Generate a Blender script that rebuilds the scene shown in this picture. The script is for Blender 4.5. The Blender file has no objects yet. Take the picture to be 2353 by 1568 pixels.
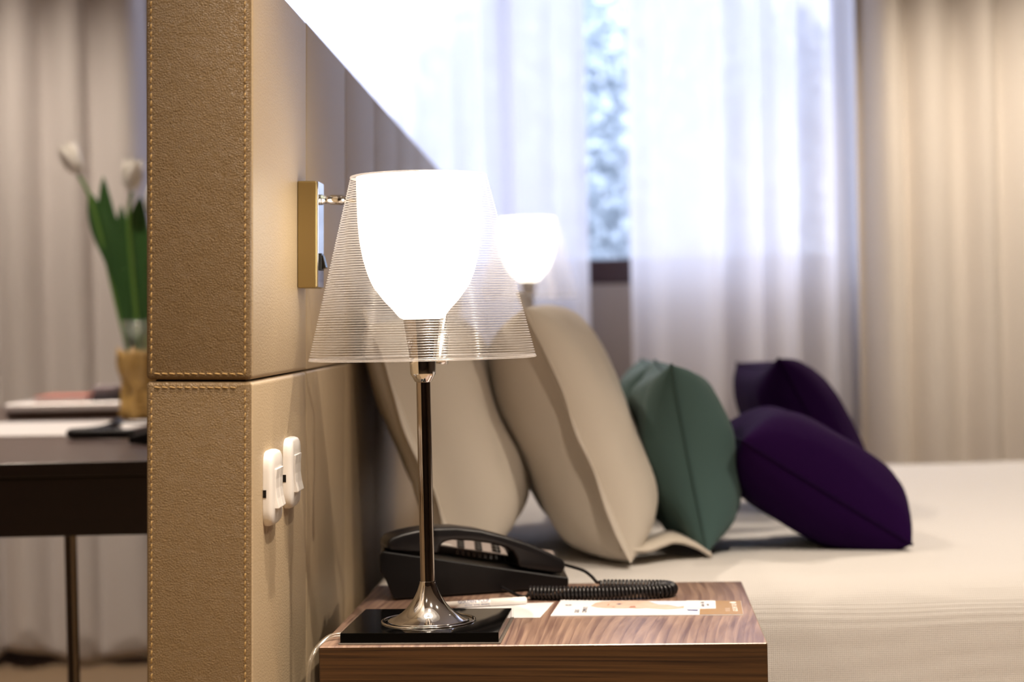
import bpy, bmesh, math, random
from mathutils import Vector, Matrix, noise
R = math.radians
S = bpy.context.scene
COL = S.collection

# ------------------------------------------------------------------ camera
F_PX, CX, CY, ZC = 4000.0, 1176.5, 784.0, 0.943
PITCH, ROLL = math.atan(43 / F_PX), R(1.25)
fwd = Vector((0, math.cos(PITCH), -math.sin(PITCH)))
up0 = Vector((0, math.sin(PITCH), math.cos(PITCH)))
rgt0 = Vector((1, 0, 0))
rgt = rgt0 * math.cos(ROLL) - up0 * math.sin(ROLL)
upv = up0 * math.cos(ROLL) + rgt0 * math.sin(ROLL)
cam_d = bpy.data.cameras.new('camera')
cam = bpy.data.objects.new('camera', cam_d)
COL.objects.link(cam)
cam.matrix_world = Matrix(((rgt.x, upv.x, -fwd.x, 0), (rgt.y, upv.y, -fwd.y, 0), (rgt.z, upv.z, -fwd.z, ZC), (0, 0, 0, 1)))
cam_d.sensor_width = 36
cam_d.lens = F_PX / 2353 * 36
cam_d.clip_start = 0.05
cam_d.clip_end = 200
cam_d.dof.use_dof = True
cam_d.dof.focus_distance = 1.88
cam_d.dof.aperture_fstop = 3.5
S.camera = cam

def at(x, y, Y):
    """point at depth Y seen at pixel (x, y) of the photograph"""
    d = fwd + rgt * ((x - CX) / F_PX) - upv * ((y - CY) / F_PX)
    return Vector((0, 0, ZC)) + d * (Y / d.y)

# ------------------------------------------------------------------ view, sky, large lights
S.view_settings.view_transform = 'Standard'
S.view_settings.look = 'None'
S.view_settings.exposure = 1.22
S.view_settings.gamma = 1.0
S.view_settings.use_curve_mapping = False
S.cycles.transparent_max_bounces = 32
S.cycles.max_bounces = 10
S.cycles.caustics_reflective = False
S.cycles.caustics_refractive = False
S.cycles.sample_clamp_indirect = 6.0

SKY = 2.8
W = bpy.data.worlds.new('sky')
S.world = W
W.use_nodes = True
W.node_tree.nodes['Background'].inputs[0].default_value = (0.67, 0.74, 1.0, 1)
W.node_tree.nodes['Background'].inputs[1].default_value = SKY

def light(name, kind, loc, energy, color, parent=None, **kw):
    l = bpy.data.lights.new(name, kind)
    l.energy = energy
    l.color = color
    for k, v in kw.items():
        setattr(l, k, v)
    o = bpy.data.objects.new(name, l)
    COL.objects.link(o)
    o.location = loc
    o.parent = parent
    return o

# daylight enters the room by the window opening (a sampling portal, it adds no light of its own)
portal = light('daylight_portal', 'AREA', (0.0, 5.32, 1.75), 1, (1, 1, 1), shape='RECTANGLE', size=2.1, size_y=1.4)
portal.rotation_euler = (R(-90), 0, 0)
portal.data.cycles.is_portal = True

WARM = (1.0, 0.85, 0.69)
DOWNLIGHT_W = 54
LAMP_EMIT = 2.3

# ------------------------------------------------------------------ materials
def new_mat(name):
    m = bpy.data.materials.new(name)
    m.use_nodes = True
    nt = m.node_tree
    nt.nodes.clear()
    out = nt.nodes.new('ShaderNodeOutputMaterial')
    return m, nt, out

def node(nt, kind, **kw):
    n = nt.nodes.new('ShaderNode' + kind)
    for k, v in kw.items():
        if k.startswith('i_'):
            n.inputs[k[2:].replace('_', ' ')].default_value = v
        else:
            setattr(n, k, v)
    return n

def rgba(c):
    return (c[0], c[1], c[2], 1)

def pbr(name, color, rough=0.5, metal=0.0, bump=None, spec=0.5, vary=None, sheen=0.0, coat=0.0):
    """bump = (scale, strength, distance, kind); vary = (scale, second colour, stretch)"""
    m, nt, out = new_mat(name)
    b = node(nt, 'BsdfPrincipled')
    nt.links.new(b.outputs[0], out.inputs[0])
    b.inputs['Base Color'].default_value = rgba(color)
    b.inputs['Roughness'].default_value = rough
    b.inputs['Metallic'].default_value = metal
    b.inputs['Specular IOR Level'].default_value = spec
    b.inputs['Sheen Weight'].default_value = sheen
    b.inputs['Coat Weight'].default_value = coat
    tc = node(nt, 'TexCoord')
    if vary:
        mp = node(nt, 'Mapping')
        mp.inputs['Scale'].default_value = vary[2]
        nz = node(nt, 'TexNoise', i_Scale=vary[0], i_Detail=4.0)
        mx = node(nt, 'Mix', data_type='RGBA')
        mx.inputs[6].default_value = rgba(color)
        mx.inputs[7].default_value = rgba(vary[1])
        nt.links.new(tc.outputs['Object'], mp.inputs[0])
        nt.links.new(mp.outputs[0], nz.inputs[0])
        nt.links.new(nz.outputs[0], mx.inputs[0])
        nt.links.new(mx.outputs[2], b.inputs['Base Color'])
    if bump:
        sc, st, di, kind = bump
        if kind == 'noise':
            t = node(nt, 'TexNoise', i_Scale=sc, i_Detail=3.0)
            h = t.outputs[0]
            nt.links.new(tc.outputs['Object'], t.inputs[0])
        elif kind == 'weave':
            h = None
            for ax in ('X', 'Y', 'Z'):
                t = node(nt, 'TexWave', wave_type='BANDS', bands_direction=ax, i_Scale=sc, i_Distortion=0.6)
                t.inputs['Detail Scale'].default_value = 3
                nt.links.new(tc.outputs['Object'], t.inputs[0])
                if h is None:
                    h = t.outputs[1]
                else:
                    a = node(nt, 'Math', operation='ADD')
                    nt.links.new(h, a.inputs[0])
                    nt.links.new(t.outputs[1], a.inputs[1])
                    h = a.outputs[0]
        else:  # leather: cells pulled about by noise
            nz = node(nt, 'TexNoise', i_Scale=sc * 0.14, i_Detail=2.0)
            ad = node(nt, 'VectorMath', operation='MULTIPLY_ADD')
            ad.inputs[1].default_value = (0.006, 0.006, 0.006)
            nt.links.new(tc.outputs['Object'], nz.inputs[0])
            nt.links.new(nz.outputs[1], ad.inputs[0])
            nt.links.new(tc.outputs['Object'], ad.inputs[2])
            v1 = node(nt, 'TexVoronoi', feature='DISTANCE_TO_EDGE', i_Scale=sc)
            v2 = node(nt, 'TexNoise', i_Scale=sc * 0.5, i_Detail=5.0)
            nt.links.new(ad.outputs[0], v1.inputs['Vector'])
            nt.links.new(tc.outputs['Object'], v2.inputs[0])
            mr = node(nt, 'MapRange')
            mr.inputs[2].default_value = 0.25
            nt.links.new(v1.outputs['Distance'], mr.inputs[0])
            a = node(nt, 'Math', operation='MULTIPLY_ADD')
            a.inputs[1].default_value = 0.3
            nt.links.new(v2.outputs[0], a.inputs[0])
            nt.links.new(mr.outputs[0], a.inputs[2])
            h = a.outputs[0]
        bp = node(nt, 'Bump')
        bp.inputs['Strength'].default_value = st
        bp.inputs['Distance'].default_value = di
        nt.links.new(h, bp.inputs['Height'])
        nt.links.new(bp.outputs[0], b.inputs['Normal'])
    return m

def wood(name, dark, lightc, axis, bands, warp, rough, stretch, dist=1.0, mixw=(0.62, 0.55), lohi=(0.25, 0.92)):
    """grain lines across `axis`; the lines run along the others and bend with a noise"""
    m, nt, out = new_mat(name)
    b = node(nt, 'BsdfPrincipled')
    nt.links.new(b.outputs[0], out.inputs[0])
    b.inputs['Roughness'].default_value = rough
    tc = node(nt, 'TexCoord')
    mp = node(nt, 'Mapping')
    mp.inputs['Scale'].default_value = stretch
    nt.links.new(tc.outputs['Object'], mp.inputs[0])
    nz = node(nt, 'TexNoise', i_Scale=2.4, i_Detail=0.8)
    nt.links.new(mp.outputs[0], nz.inputs[0])
    ad = node(nt, 'VectorMath', operation='MULTIPLY_ADD')
    ad.inputs[1].default_value = (warp, warp, warp)
    nt.links.new(nz.outputs[0], ad.inputs[0])
    nt.links.new(tc.outputs['Object'], ad.inputs[2])
    wv = node(nt, 'TexWave', wave_type='BANDS', bands_direction=axis, wave_profile='SAW', i_Scale=bands, i_Distortion=dist, i_Detail=2.0)
    wv.inputs['Detail Scale'].default_value = 1.5
    nt.links.new(ad.outputs[0], wv.inputs[0])
    fine = node(nt, 'TexNoise', i_Scale=60.0, i_Detail=5.0, i_Distortion=0.4)
    mp2 = node(nt, 'Mapping')
    mp2.inputs['Scale'].default_value = {'X': (2.4, 0.10, 1), 'Y': (0.09, 1.5, 1), 'Z': (0.06, 0.06, 5.0)}[axis]
    nt.links.new(ad.outputs[0], mp2.inputs[0])
    nt.links.new(mp2.outputs[0], fine.inputs[0])
    mxf = node(nt, 'Math', operation='MULTIPLY_ADD')
    mxf.inputs[1].default_value = mixw[1]
    nt.links.new(fine.outputs[0], mxf.inputs[0])
    pw = node(nt, 'Math', operation='MULTIPLY')
    pw.inputs[1].default_value = mixw[0]
    nt.links.new(wv.outputs[1], pw.inputs[0])
    nt.links.new(pw.outputs[0], mxf.inputs[2])
    cr = node(nt, 'ValToRGB')
    cr.color_ramp.elements[0].color = rgba(lightc)
    cr.color_ramp.elements[0].position = lohi[0]
    cr.color_ramp.elements[1].color = rgba(dark)
    cr.color_ramp.elements[1].position = lohi[1]
    nt.links.new(mxf.outputs[0], cr.inputs[0])
    nt.links.new(cr.outputs[0], b.inputs['Base Color'])
    bp = node(nt, 'Bump')
    bp.inputs['Strength'].default_value = 0.12
    bp.inputs['Distance'].default_value = 0.0006
    nt.links.new(mxf.outputs[0], bp.inputs['Height'])
    nt.links.new(bp.outputs[0], b.inputs['Normal'])
    return m

def see_through(name, clear, tint, diff, gloss, trans=0.0, rough=0.05):
    """mix of clear, diffuse, translucent and glossy shares"""
    m, nt, out = new_mat(name)
    shares = [(clear, node(nt, 'BsdfTransparent')), (diff, node(nt, 'BsdfDiffuse')),
              (trans, node(nt, 'BsdfTranslucent')), (gloss, node(nt, 'BsdfGlossy'))]
    shares[0][1].inputs[0].default_value = (1, 1, 1, 1)
    for k in (1, 2):
        shares[k][1].inputs[0].default_value = rgba(tint)
    shares[3][1].inputs[0].default_value = (1, 1, 1, 1)
    shares[3][1].inputs['Roughness'].default_value = rough
    acc, tot = None, 0.0
    for wgt, sh in shares:
        if wgt <= 0:
            continue
        if acc is None:
            acc, tot = sh.outputs[0], wgt
        else:
            mx = node(nt, 'MixShader')
            mx.inputs[0].default_value = wgt / (tot + wgt)
            nt.links.new(acc, mx.inputs[1])
            nt.links.new(sh.outputs[0], mx.inputs[2])
            acc, tot = mx.outputs[0], tot + wgt
    nt.links.new(acc, out.inputs[0])
    return m

def glow(name, color, strength):
    m, nt, out = new_mat(name)
    e = node(nt, 'Emission')
    e.inputs[0].default_value = rgba(color)
    e.inputs[1].default_value = strength
    nt.links.new(e.outputs[0], out.inputs[0])
    return m

M = {}
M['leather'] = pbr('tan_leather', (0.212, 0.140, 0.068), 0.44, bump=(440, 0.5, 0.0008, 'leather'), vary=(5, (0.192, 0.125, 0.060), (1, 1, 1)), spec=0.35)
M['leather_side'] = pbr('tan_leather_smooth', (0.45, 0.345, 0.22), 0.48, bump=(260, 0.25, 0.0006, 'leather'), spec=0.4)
M['core'] = pbr('brown_backing', (0.06, 0.035, 0.02), 0.8)
M['thread'] = pbr('ochre_thread', (0.46, 0.29, 0.10), 0.6)
M['brass'] = pbr('satin_brass', (0.42, 0.32, 0.15), 0.38, metal=1.0)
M['chrome'] = pbr('chrome', (0.72, 0.71, 0.70), 0.06, metal=1.0)
M['dark_chrome'] = pbr('dark_chrome', (0.36, 0.31, 0.27), 0.12, metal=1.0)
M['black_plastic'] = pbr('black_plastic', (0.004, 0.0035, 0.004), 0.36, bump=(900, 0.12, 0.0004, 'noise'), spec=0.35)
M['black_soft'] = pbr('black_soft_plastic', (0.008, 0.007, 0.008), 0.34, spec=0.45)
M['black_gloss'] = pbr('black_gloss', (0.002, 0.002, 0.002), 0.03, spec=0.4)
M['felt'] = pbr('grey_felt', (0.16, 0.14, 0.12), 0.9)
M['white_plastic'] = pbr('white_plastic', (0.82, 0.79, 0.76), 0.3)
M['grey_plastic'] = pbr('grey_plastic', (0.42, 0.36, 0.34), 0.5)
M['strip_plastic'] = pbr('grey_strip_plastic', (0.10, 0.09, 0.10), 0.5)
M['red_plastic'] = pbr('red_plastic', (0.55, 0.05, 0.02), 0.4)
M['paper'] = pbr('white_paper', (0.74, 0.72, 0.73), 0.45)
M['ink'] = pbr('dark_ink', (0.10, 0.10, 0.13), 0.6)
M['ink_blue'] = pbr('navy_ink', (0.03, 0.05, 0.18), 0.6)
M['ink_white'] = pbr('white_ink', (0.85, 0.82, 0.78), 0.5)
M['print_gold'] = pbr('gold_print', (0.33, 0.20, 0.09), 0.35)
M['print_skin'] = pbr('portrait_print', (0.50, 0.30, 0.21), 0.45, vary=(60, (0.66, 0.50, 0.42), (1, 1, 1)))
M['print_skin_dark'] = pbr('portrait_dark_print', (0.38, 0.18, 0.11), 0.45)  # darker skin tone for the printed face marks
M['print_blue'] = pbr('blue_cloth_print', (0.62, 0.70, 0.82), 0.45, vary=(120, (0.36, 0.46, 0.66), (1, 1, 1)))
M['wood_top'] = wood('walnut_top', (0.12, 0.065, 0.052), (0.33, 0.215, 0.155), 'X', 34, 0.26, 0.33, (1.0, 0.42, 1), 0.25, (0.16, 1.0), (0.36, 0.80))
M['wood_front'] = wood('walnut_front_shaded', (0.016, 0.006, 0.002), (0.10, 0.046, 0.015), 'Z', 58, 0.03, 0.42, (0.5, 0.5, 1), 1.5, (0.10, 1.0), (0.34, 0.80))  # same walnut as the top, with the front's shade put into the colour
M['dark_wood'] = wood('wenge', (0.005, 0.002, 0.0016), (0.014, 0.005, 0.004), 'Z', 60, 0.02, 0.4, (0.5, 0.5, 1))
M['dark_wood_top'] = wood('wenge_top', (0.05, 0.03, 0.026), (0.085, 0.05, 0.042), 'X', 30, 0.03, 0.3, (1, 0.3, 1))
M['linen'] = pbr('white_linen', (0.68, 0.61, 0.52), 0.75, bump=(420, 0.35, 0.0012, 'weave'), sheen=0.15)
M['sheet'] = pbr('woven_coverlet', (0.81, 0.78, 0.75), 0.8, bump=(110, 0.55, 0.003, 'weave'), sheen=0.1)
M['teal'] = pbr('teal_cotton', (0.047, 0.102, 0.098), 0.75, bump=(500, 0.3, 0.001, 'weave'), sheen=0.08)
M['teal_dark'] = pbr('teal_piping', (0.030, 0.068, 0.066), 0.7)
M['purple'] = pbr('purple_cotton', (0.015, 0.0010, 0.036), 0.85, bump=(500, 0.3, 0.001, 'weave'), spec=0.08)
M['purple_dark'] = pbr('purple_piping', (0.010, 0.0007, 0.024), 0.85, spec=0.08)
M['sheer'] = see_through('white_voile', 0.13, (0.93, 0.92, 0.95), 0.40, 0.0, trans=0.47)
M['drape'] = pbr('cream_drape', (0.82, 0.76, 0.69), 0.85, bump=(300, 0.3, 0.001, 'weave'), sheen=0.1)
M['drape_grey'] = pbr('greige_drape', (0.68, 0.64, 0.63), 0.85, bump=(300, 0.3, 0.001, 'weave'), sheen=0.1)
M['wall'] = pbr('painted_wall', (0.36, 0.31, 0.28), 0.85, bump=(180, 0.1, 0.001, 'noise'))
M['bounce_cut_wall'] = pbr('wall_darkened_for_contrast', (0.10, 0.07, 0.05), 0.6, bump=(60, 0.1, 0.001, 'noise'))  # unseen walls, coloured dark to cut bounced light and deepen contrast
M['ceiling'] = pbr('white_ceiling', (0.62, 0.60, 0.58), 0.9, bump=(150, 0.08, 0.001, 'noise'))
M['carpet'] = pbr('beige_carpet', (0.42, 0.30, 0.19), 0.95, bump=(420, 0.7, 0.004, 'noise'), vary=(40, (0.36, 0.25, 0.155), (1, 1, 1)))
M['frame'] = pbr('dark_window_frame', (0.05, 0.025, 0.03), 0.45)
M['skirting'] = pbr('dark_skirting', (0.07, 0.045, 0.03), 0.5)
M['pane'] = see_through('window_glass', 0.94, (1, 1, 1), 0.0, 0.06, rough=0.0)
M['shade_clear'] = see_through('clear_acrylic', 0.93, (1, 0.97, 0.95), 0.015, 0.05, trans=0.005, rough=0.08)
M['shade_ridge'] = see_through('ridged_acrylic', 0.68, (1, 0.96, 0.95), 0.09, 0.10, trans=0.13, rough=0.2)
M['clear_cable'] = see_through('clear_cable', 0.66, (0.30, 0.25, 0.18), 0.22, 0.12, rough=0.1)
M['acrylic_edge'] = see_through('clear_edge', 0.90, (0.8, 0.78, 0.75), 0.02, 0.08, rough=0.05)
M['bulb'] = glow('lit_opal_glass', (1.0, 0.88, 0.72), LAMP_EMIT)
M['led'] = glow('lit_downlight', (1.0, 0.82, 0.6), 6.0)
M['glass'] = see_through('vase_glass', 0.82, (0.9, 1, 0.92), 0.06, 0.12, rough=0.02)
M['kraft'] = pbr('kraft_wrap', (0.50, 0.32, 0.10), 0.55, vary=(30, (0.24, 0.13, 0.03), (1, 1, 1)), bump=(60, 0.8, 0.01, 'noise'))
M['petal'] = pbr('white_petal', (0.90, 0.88, 0.88), 0.5, vary=(25, (0.78, 0.75, 0.66), (1, 1, 0.4)))
M['leaf'] = pbr('tulip_leaf', (0.045, 0.13, 0.025), 0.45, vary=(18, (0.025, 0.075, 0.025), (1, 1, 0.2)))
M['stem'] = pbr('tulip_stem', (0.13, 0.26, 0.05), 0.5)
M['silver'] = pbr('silver_shell', (0.74, 0.71, 0.72), 0.4, metal=0.3)
M['laptop_shade'] = pbr('laptop_underside_shade', (0.09, 0.06, 0.045), 0.6)
M['coral'] = pbr('coral_cover', (0.62, 0.20, 0.15), 0.6)
M['charcoal'] = pbr('charcoal_case', (0.045, 0.035, 0.045), 0.5)
M['case_lid'] = pbr('mauve_case_lid', (0.20, 0.15, 0.17), 0.4)
M['bark'] = pbr('bark', (0.16, 0.13, 0.10), 0.9)
M['foliage'] = pbr('overexposed_foliage', (0.58, 0.64, 0.66), 0.7, vary=(2.5, (0.46, 0.53, 0.56), (1, 1, 1)))  # leaves coloured pale to imitate overexposure by the daylight
M['paving'] = pbr('pale_paving', (0.3, 0.3, 0.3), 0.9)

# ------------------------------------------------------------------ builders
def tag(o, label=None, cat=None, group=None, kind=None):
    for k, v in (('label', label), ('category', cat), ('group', group), ('kind', kind)):
        if v:
            o[k] = v
    return o

def empty(name, loc=(0, 0, 0), rot=(0, 0, 0)):
    o = bpy.data.objects.new(name, None)
    o.empty_display_size = 0.05
    COL.objects.link(o)
    o.location = loc
    o.rotation_euler = rot
    return o

def mesh_obj(name, verts, faces, mat, parent=None, smooth=False, loc=None, rot=None, mats=None, midx=None):
    me = bpy.data.meshes.new(name)
    me.from_pydata([tuple(v) for v in verts], [], faces)
    for m_ in (mats or [mat]):
        me.materials.append(m_)
    if midx:
        for p, i in zip(me.polygons, midx):
            p.material_index = i
    if smooth:
        for p in me.polygons:
            p.use_smooth = True
    me.update()
    o = bpy.data.objects.new(name, me)
    COL.objects.link(o)
    o.parent = parent
    if loc:
        o.location = loc
    if rot:
        o.rotation_euler = rot
    return o

def from_bm(name, bm, mat, parent=None, smooth=False, loc=None, rot=None, mats=None):
    me = bpy.data.meshes.new(name)
    bmesh.ops.recalc_face_normals(bm, faces=bm.faces)
    bm.to_mesh(me)
    bm.free()
    for m_ in (mats or [mat]):
        me.materials.append(m_)
    if smooth:
        for p in me.polygons:
            p.use_smooth = True
    o = bpy.data.objects.new(name, me)
    COL.objects.link(o)
    o.parent = parent
    if loc:
        o.location = loc
    if rot:
        o.rotation_euler = rot
    return o

def bm_box(bm, lo, hi, bevel=0.0, segs=2, mat=None):
    lo, hi = Vector(lo), Vector(hi)
    r = bmesh.ops.create_cube(bm, size=1.0)
    vs = r['verts']
    c, d = (lo + hi) / 2, hi - lo
    for v in vs:
        v.co = Vector((v.co.x * d.x, v.co.y * d.y, v.co.z * d.z)) + c
    if bevel > 0:
        es = list({e for v in vs for e in v.link_edges})
        bmesh.ops.bevel(bm, geom=es, offset=bevel, segments=segs, affect='EDGES', profile=0.5)
    return bm

def box(name, lo, hi, mat, parent=None, bevel=0.0, segs=2, smooth=None, loc=None, rot=None):
    bm = bmesh.new()
    bm_box(bm, lo, hi, bevel, segs)
    return from_bm(name, bm, mat, parent, smooth if smooth is not None else False, loc, rot)

def lathe(name, prof, mat, parent=None, segs=48, smooth=True, loc=None, closed=False, mats=None, pick=None, rot=None):
    vs, fs, mi = [], [], []
    for r, z in prof:
        for k in range(segs):
            a = 2 * math.pi * k / segs
            vs.append((r * math.cos(a), r * math.sin(a), z))
    n = len(prof)
    for i in range(n if closed else n - 1):
        j = (i + 1) % n
        for k in range(segs):
            k2 = (k + 1) % segs
            fs.append((i * segs + k, i * segs + k2, j * segs + k2, j * segs + k))
            mi.append(pick(i) if pick else 0)
    return mesh_obj(name, vs, fs, mat, parent, smooth, loc, rot, mats, mi if pick else None)

def tube_data(path, r, segs=8, caps=True, v0=0):
    pts = [Vector(p) for p in path]
    vs, fs = [], []
    n = len(pts)
    prev = None
    for i, p in enumerate(pts):
        t = (pts[min(i + 1, n - 1)] - pts[max(i - 1, 0)]).normalized()
        if prev is None:
            a = Vector((0, 0, 1)) if abs(t.z) < 0.9 else Vector((1, 0, 0))
            u = t.cross(a).normalized()
        else:
            u = (prev - t * prev.dot(t)).normalized()
        prev = u
        w = t.cross(u)
        rr = r[i] if isinstance(r, (list, tuple)) else r
        for k in range(segs):
            a = 2 * math.pi * k / segs
            vs.append(p + u * (rr * math.cos(a)) + w * (rr * math.sin(a)))
    for i in range(n - 1):
        for k in range(segs):
            k2 = (k + 1) % segs
            fs.append((v0 + i * segs + k, v0 + i * segs + k2, v0 + (i + 1) * segs + k2, v0 + (i + 1) * segs + k))
    if caps:
        fs.append(tuple(v0 + k for k in range(segs))[::-1])
        fs.append(tuple(v0 + (n - 1) * segs + k for k in range(segs)))
    return vs, fs

def tube(name, path, r, mat, parent=None, segs=10, loc=None):
    vs, fs = tube_data(path, r, segs)
    return mesh_obj(name, vs, fs, mat, parent, True, loc)

def smooth_path(pts, per=8):
    """Catmull-Rom through the points"""
    P = [Vector(p) for p in pts]
    P = [P[0] * 2 - P[1]] + P + [P[-1] * 2 - P[-2]]
    out = []
    for i in range(1, len(P) - 2):
        for k in range(per):
            t = k / per
            a, b, c, d = P[i - 1], P[i], P[i + 1], P[i + 2]
            out.append(0.5 * (2 * b + (c - a) * t + (2 * a - 5 * b + 4 * c - d) * t * t + (3 * b - a - 3 * c + d) * t ** 3))
    out.append(P[-2])
    return out

def prism(name, outline, y0, y1, mat, parent=None, bevel=0.0, segs=2, smooth=False):
    """outline in local x, z; pulled along local y"""
    bm = bmesh.new()
    a = [bm.verts.new((x, y0, z)) for x, z in outline]
    b = [bm.verts.new((x, y1, z)) for x, z in outline]
    bm.faces.new(a)
    bm.faces.new(b[::-1])
    n = len(outline)
    for i in range(n):
        bm.faces.new((a[i], b[i], b[(i + 1) % n], a[(i + 1) % n]))
    bmesh.ops.recalc_face_normals(bm, faces=bm.faces)
    if bevel:
        es = [e for e in bm.edges if e.calc_face_angle(0) > R(28)]
        bmesh.ops.bevel(bm, geom=es, offset=bevel, segments=segs, affect='EDGES', profile=0.5)
    return from_bm(name, bm, mat, parent, smooth)

def text(name, body, size, mat, parent, loc, rot, align='LEFT'):
    cu = bpy.data.curves.new(name, 'FONT')
    cu.body = body
    cu.size = size
    cu.align_x = align
    cu.extrude = 0.00004
    tmp = bpy.data.objects.new('tmp_text', cu)
    COL.objects.link(tmp)
    me = bpy.data.meshes.new_from_object(tmp)
    bpy.data.objects.remove(tmp)
    bpy.data.curves.remove(cu)
    me.materials.clear()
    me.materials.append(mat)
    o = bpy.data.objects.new(name, me)
    COL.objects.link(o)
    o.parent = parent
    o.location = loc
    o.rotation_euler = rot
    return o

def copy_tree(o, parent=None):
    c = o.copy()
    COL.objects.link(c)
    c.parent = parent
    for ch in [x for x in o.children]:
        copy_tree(ch, c)
    return c

def struct(o, label, cat):
    return tag(o, label, cat, kind='structure')

# ------------------------------------------------------------------ room shell
X0, X1, Y0, Y1, H = -2.6, 3.0, -2.0, 5.15, 2.7
struct(box('floor', (X0 - .1, Y0 - .1, -0.1), (X1 + .1, Y1 + .25, 0), M['carpet']), 'beige carpeted floor seen beneath the dark desk', 'floor')
struct(box('ceiling', (X0 - .1, Y0 - .1, H), (X1 + .1, Y1 + .25, H + .1), M['ceiling']), 'white ceiling above the hotel bedroom', 'ceiling')
struct(box('wall_left', (X0 - .1, Y0 - .1, 0), (X0, Y1 + .25, H), M['bounce_cut_wall']), 'unseen wall on the desk side of the room, darkened to cut bounced light', 'wall')
struct(box('wall_right', (X1, Y0 - .1, 0), (X1 + .1, Y1 + .25, H), M['bounce_cut_wall']), 'unseen wall beyond the foot of the bed, darkened to cut bounced light', 'wall')
struct(box('wall_back', (X0, Y0 - .1, 0), (X1, Y0, H), M['bounce_cut_wall']), 'unseen wall opposite the window, darkened to cut bounced light', 'wall')
WX0, WX1, WZ0, WZ1 = -1.02, 1.03, 1.05, 2.45
bm = bmesh.new()
for lo, hi in (((X0, Y1, 0), (WX0, Y1 + .25, H)), ((WX1, Y1, 0), (X1, Y1 + .25, H)), ((WX0, Y1, 0), (WX1, Y1 + .25, WZ0)), ((WX0, Y1, WZ1), (WX1, Y1 + .25, H))):
    bm_box(bm, lo, hi)
struct(from_bm('wall_window', bm, M['wall']), 'beige wall below and around the curtained window', 'wall')
wf = empty('window_1', (0, 0, 0))
struct(wf, 'daylit window with dark frame behind the white sheer curtains', 'window')
yf = Y1 + 0.02
for nm, lo, hi in (('bottom_rail', (WX0, yf, WZ0), (WX1, yf + .07, WZ0 + .075)), ('top_rail', (WX0, yf, WZ1 - .07), (WX1, yf + .07, WZ1)),
                   ('side_stile', (WX0, yf, WZ0 + .075), (WX0 + .06, yf + .07, WZ1 - .07)), ('side_stile', (WX1 - .06, yf, WZ0 + .075), (WX1, yf + .07, WZ1 - .07)),
                   ('mullion', (-0.03, yf, WZ0 + .075), (0.03, yf + .07, WZ1 - .07))):
    box(nm, lo, hi, M['frame'], wf, 0.006)
box('pane', (WX0 + .06, yf + .03, WZ0 + .075), (-0.03, yf + .036, WZ1 - .07), M['pane'], wf)
box('pane', (0.03, yf + .03, WZ0 + .075), (WX1 - .06, yf + .036, WZ1 - .07), M['pane'], wf)
struct(box('baseboard_window', (X0, Y1 - .015, 0), (X1, Y1, 0.09), M['skirting'], None, 0.004), 'dark skirting board along the window wall', 'skirting board')

# ------------------------------------------------------------------ ceiling downlights (the warm light of the room)
spots = [(0.08, 1.42, 1.55), (-0.45, 0.35, 0.62), (0.55, 0.95, 1.5), (1.35, 1.75, 1.1), (1.35, 4.05, 1.4), (-1.35, 1.7, 0.7), (-0.95, 3.2, 0.8), (-1.45, 4.1, 1.0)]
where = ['over the near nightstand', 'in front of the headboard end', 'over the carpet before the nightstand', 'over the near side of the bed',
         'before the right-hand drape', 'over the floor before the desk', 'over the desk', 'before the left-hand drape']
for (x, y, pw_), w in zip(spots, where):
    t = empty('ceiling_downlight', (x, y, H))
    tag(t, 'round recessed warm ceiling downlight ' + w, 'downlight', 'recessed ceiling downlights')
    lathe('trim_ring', [(0.038, -0.001), (0.040, -0.006), (0.052, -0.006), (0.055, 0.0)], M['chrome'], t, 32)
    lathe('lens', [(0.0005, -0.002), (0.038, -0.002)], M['led'], t, 32)
    light('downlight_beam', 'SPOT', (0, 0, -0.012), DOWNLIGHT_W * pw_, WARM, t, spot_size=R(48 if x == 0.08 else 96), spot_blend=0.6, shadow_soft_size=0.014)

# ------------------------------------------------------------------ headboard
HB_LOC, HB_ROT = (-0.2786, 1.72, 0), (0, R(1.34), R(-2.1))
hb = empty('headboard', HB_LOC, HB_ROT)
tag(hb, 'tall tan leather headboard partition with stitched panels beside the bed', 'headboard')
TH, TOP, LEN, SEAM = 0.1054, 1.307, 3.15, 0.891
box('core', (-TH + .008, 0.008, 0.0), (-0.008, LEN - .01, TOP - .012), M['core'], hb)
def panel(name, lo, hi, mat, bev=0.005, segs=4):
    o = box(name, lo, hi, mat, hb, bev, segs)
    for p in o.data.polygons:
        p.use_smooth = True
    return o
g = 0.0009
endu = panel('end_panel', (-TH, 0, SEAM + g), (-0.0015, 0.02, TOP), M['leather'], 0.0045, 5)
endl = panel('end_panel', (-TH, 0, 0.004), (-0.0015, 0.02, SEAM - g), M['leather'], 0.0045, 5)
for i in range(9):
    y0, y1 = (0.0045 if i == 0 else 0.35 * i + .0006), 0.35 * (i + 1) - .0006
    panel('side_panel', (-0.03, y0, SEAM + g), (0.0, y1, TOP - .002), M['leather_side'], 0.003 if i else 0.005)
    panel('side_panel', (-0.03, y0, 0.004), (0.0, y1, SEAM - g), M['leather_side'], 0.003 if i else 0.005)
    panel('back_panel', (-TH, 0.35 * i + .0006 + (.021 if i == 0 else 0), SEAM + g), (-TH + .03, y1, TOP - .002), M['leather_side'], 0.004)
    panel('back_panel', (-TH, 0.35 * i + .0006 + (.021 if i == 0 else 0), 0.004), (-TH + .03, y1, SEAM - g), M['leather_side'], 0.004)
panel('top_panel', (-TH + .001, 0.019, TOP - .02), (-0.001, LEN, TOP), M['leather_side'], 0.006)
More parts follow.
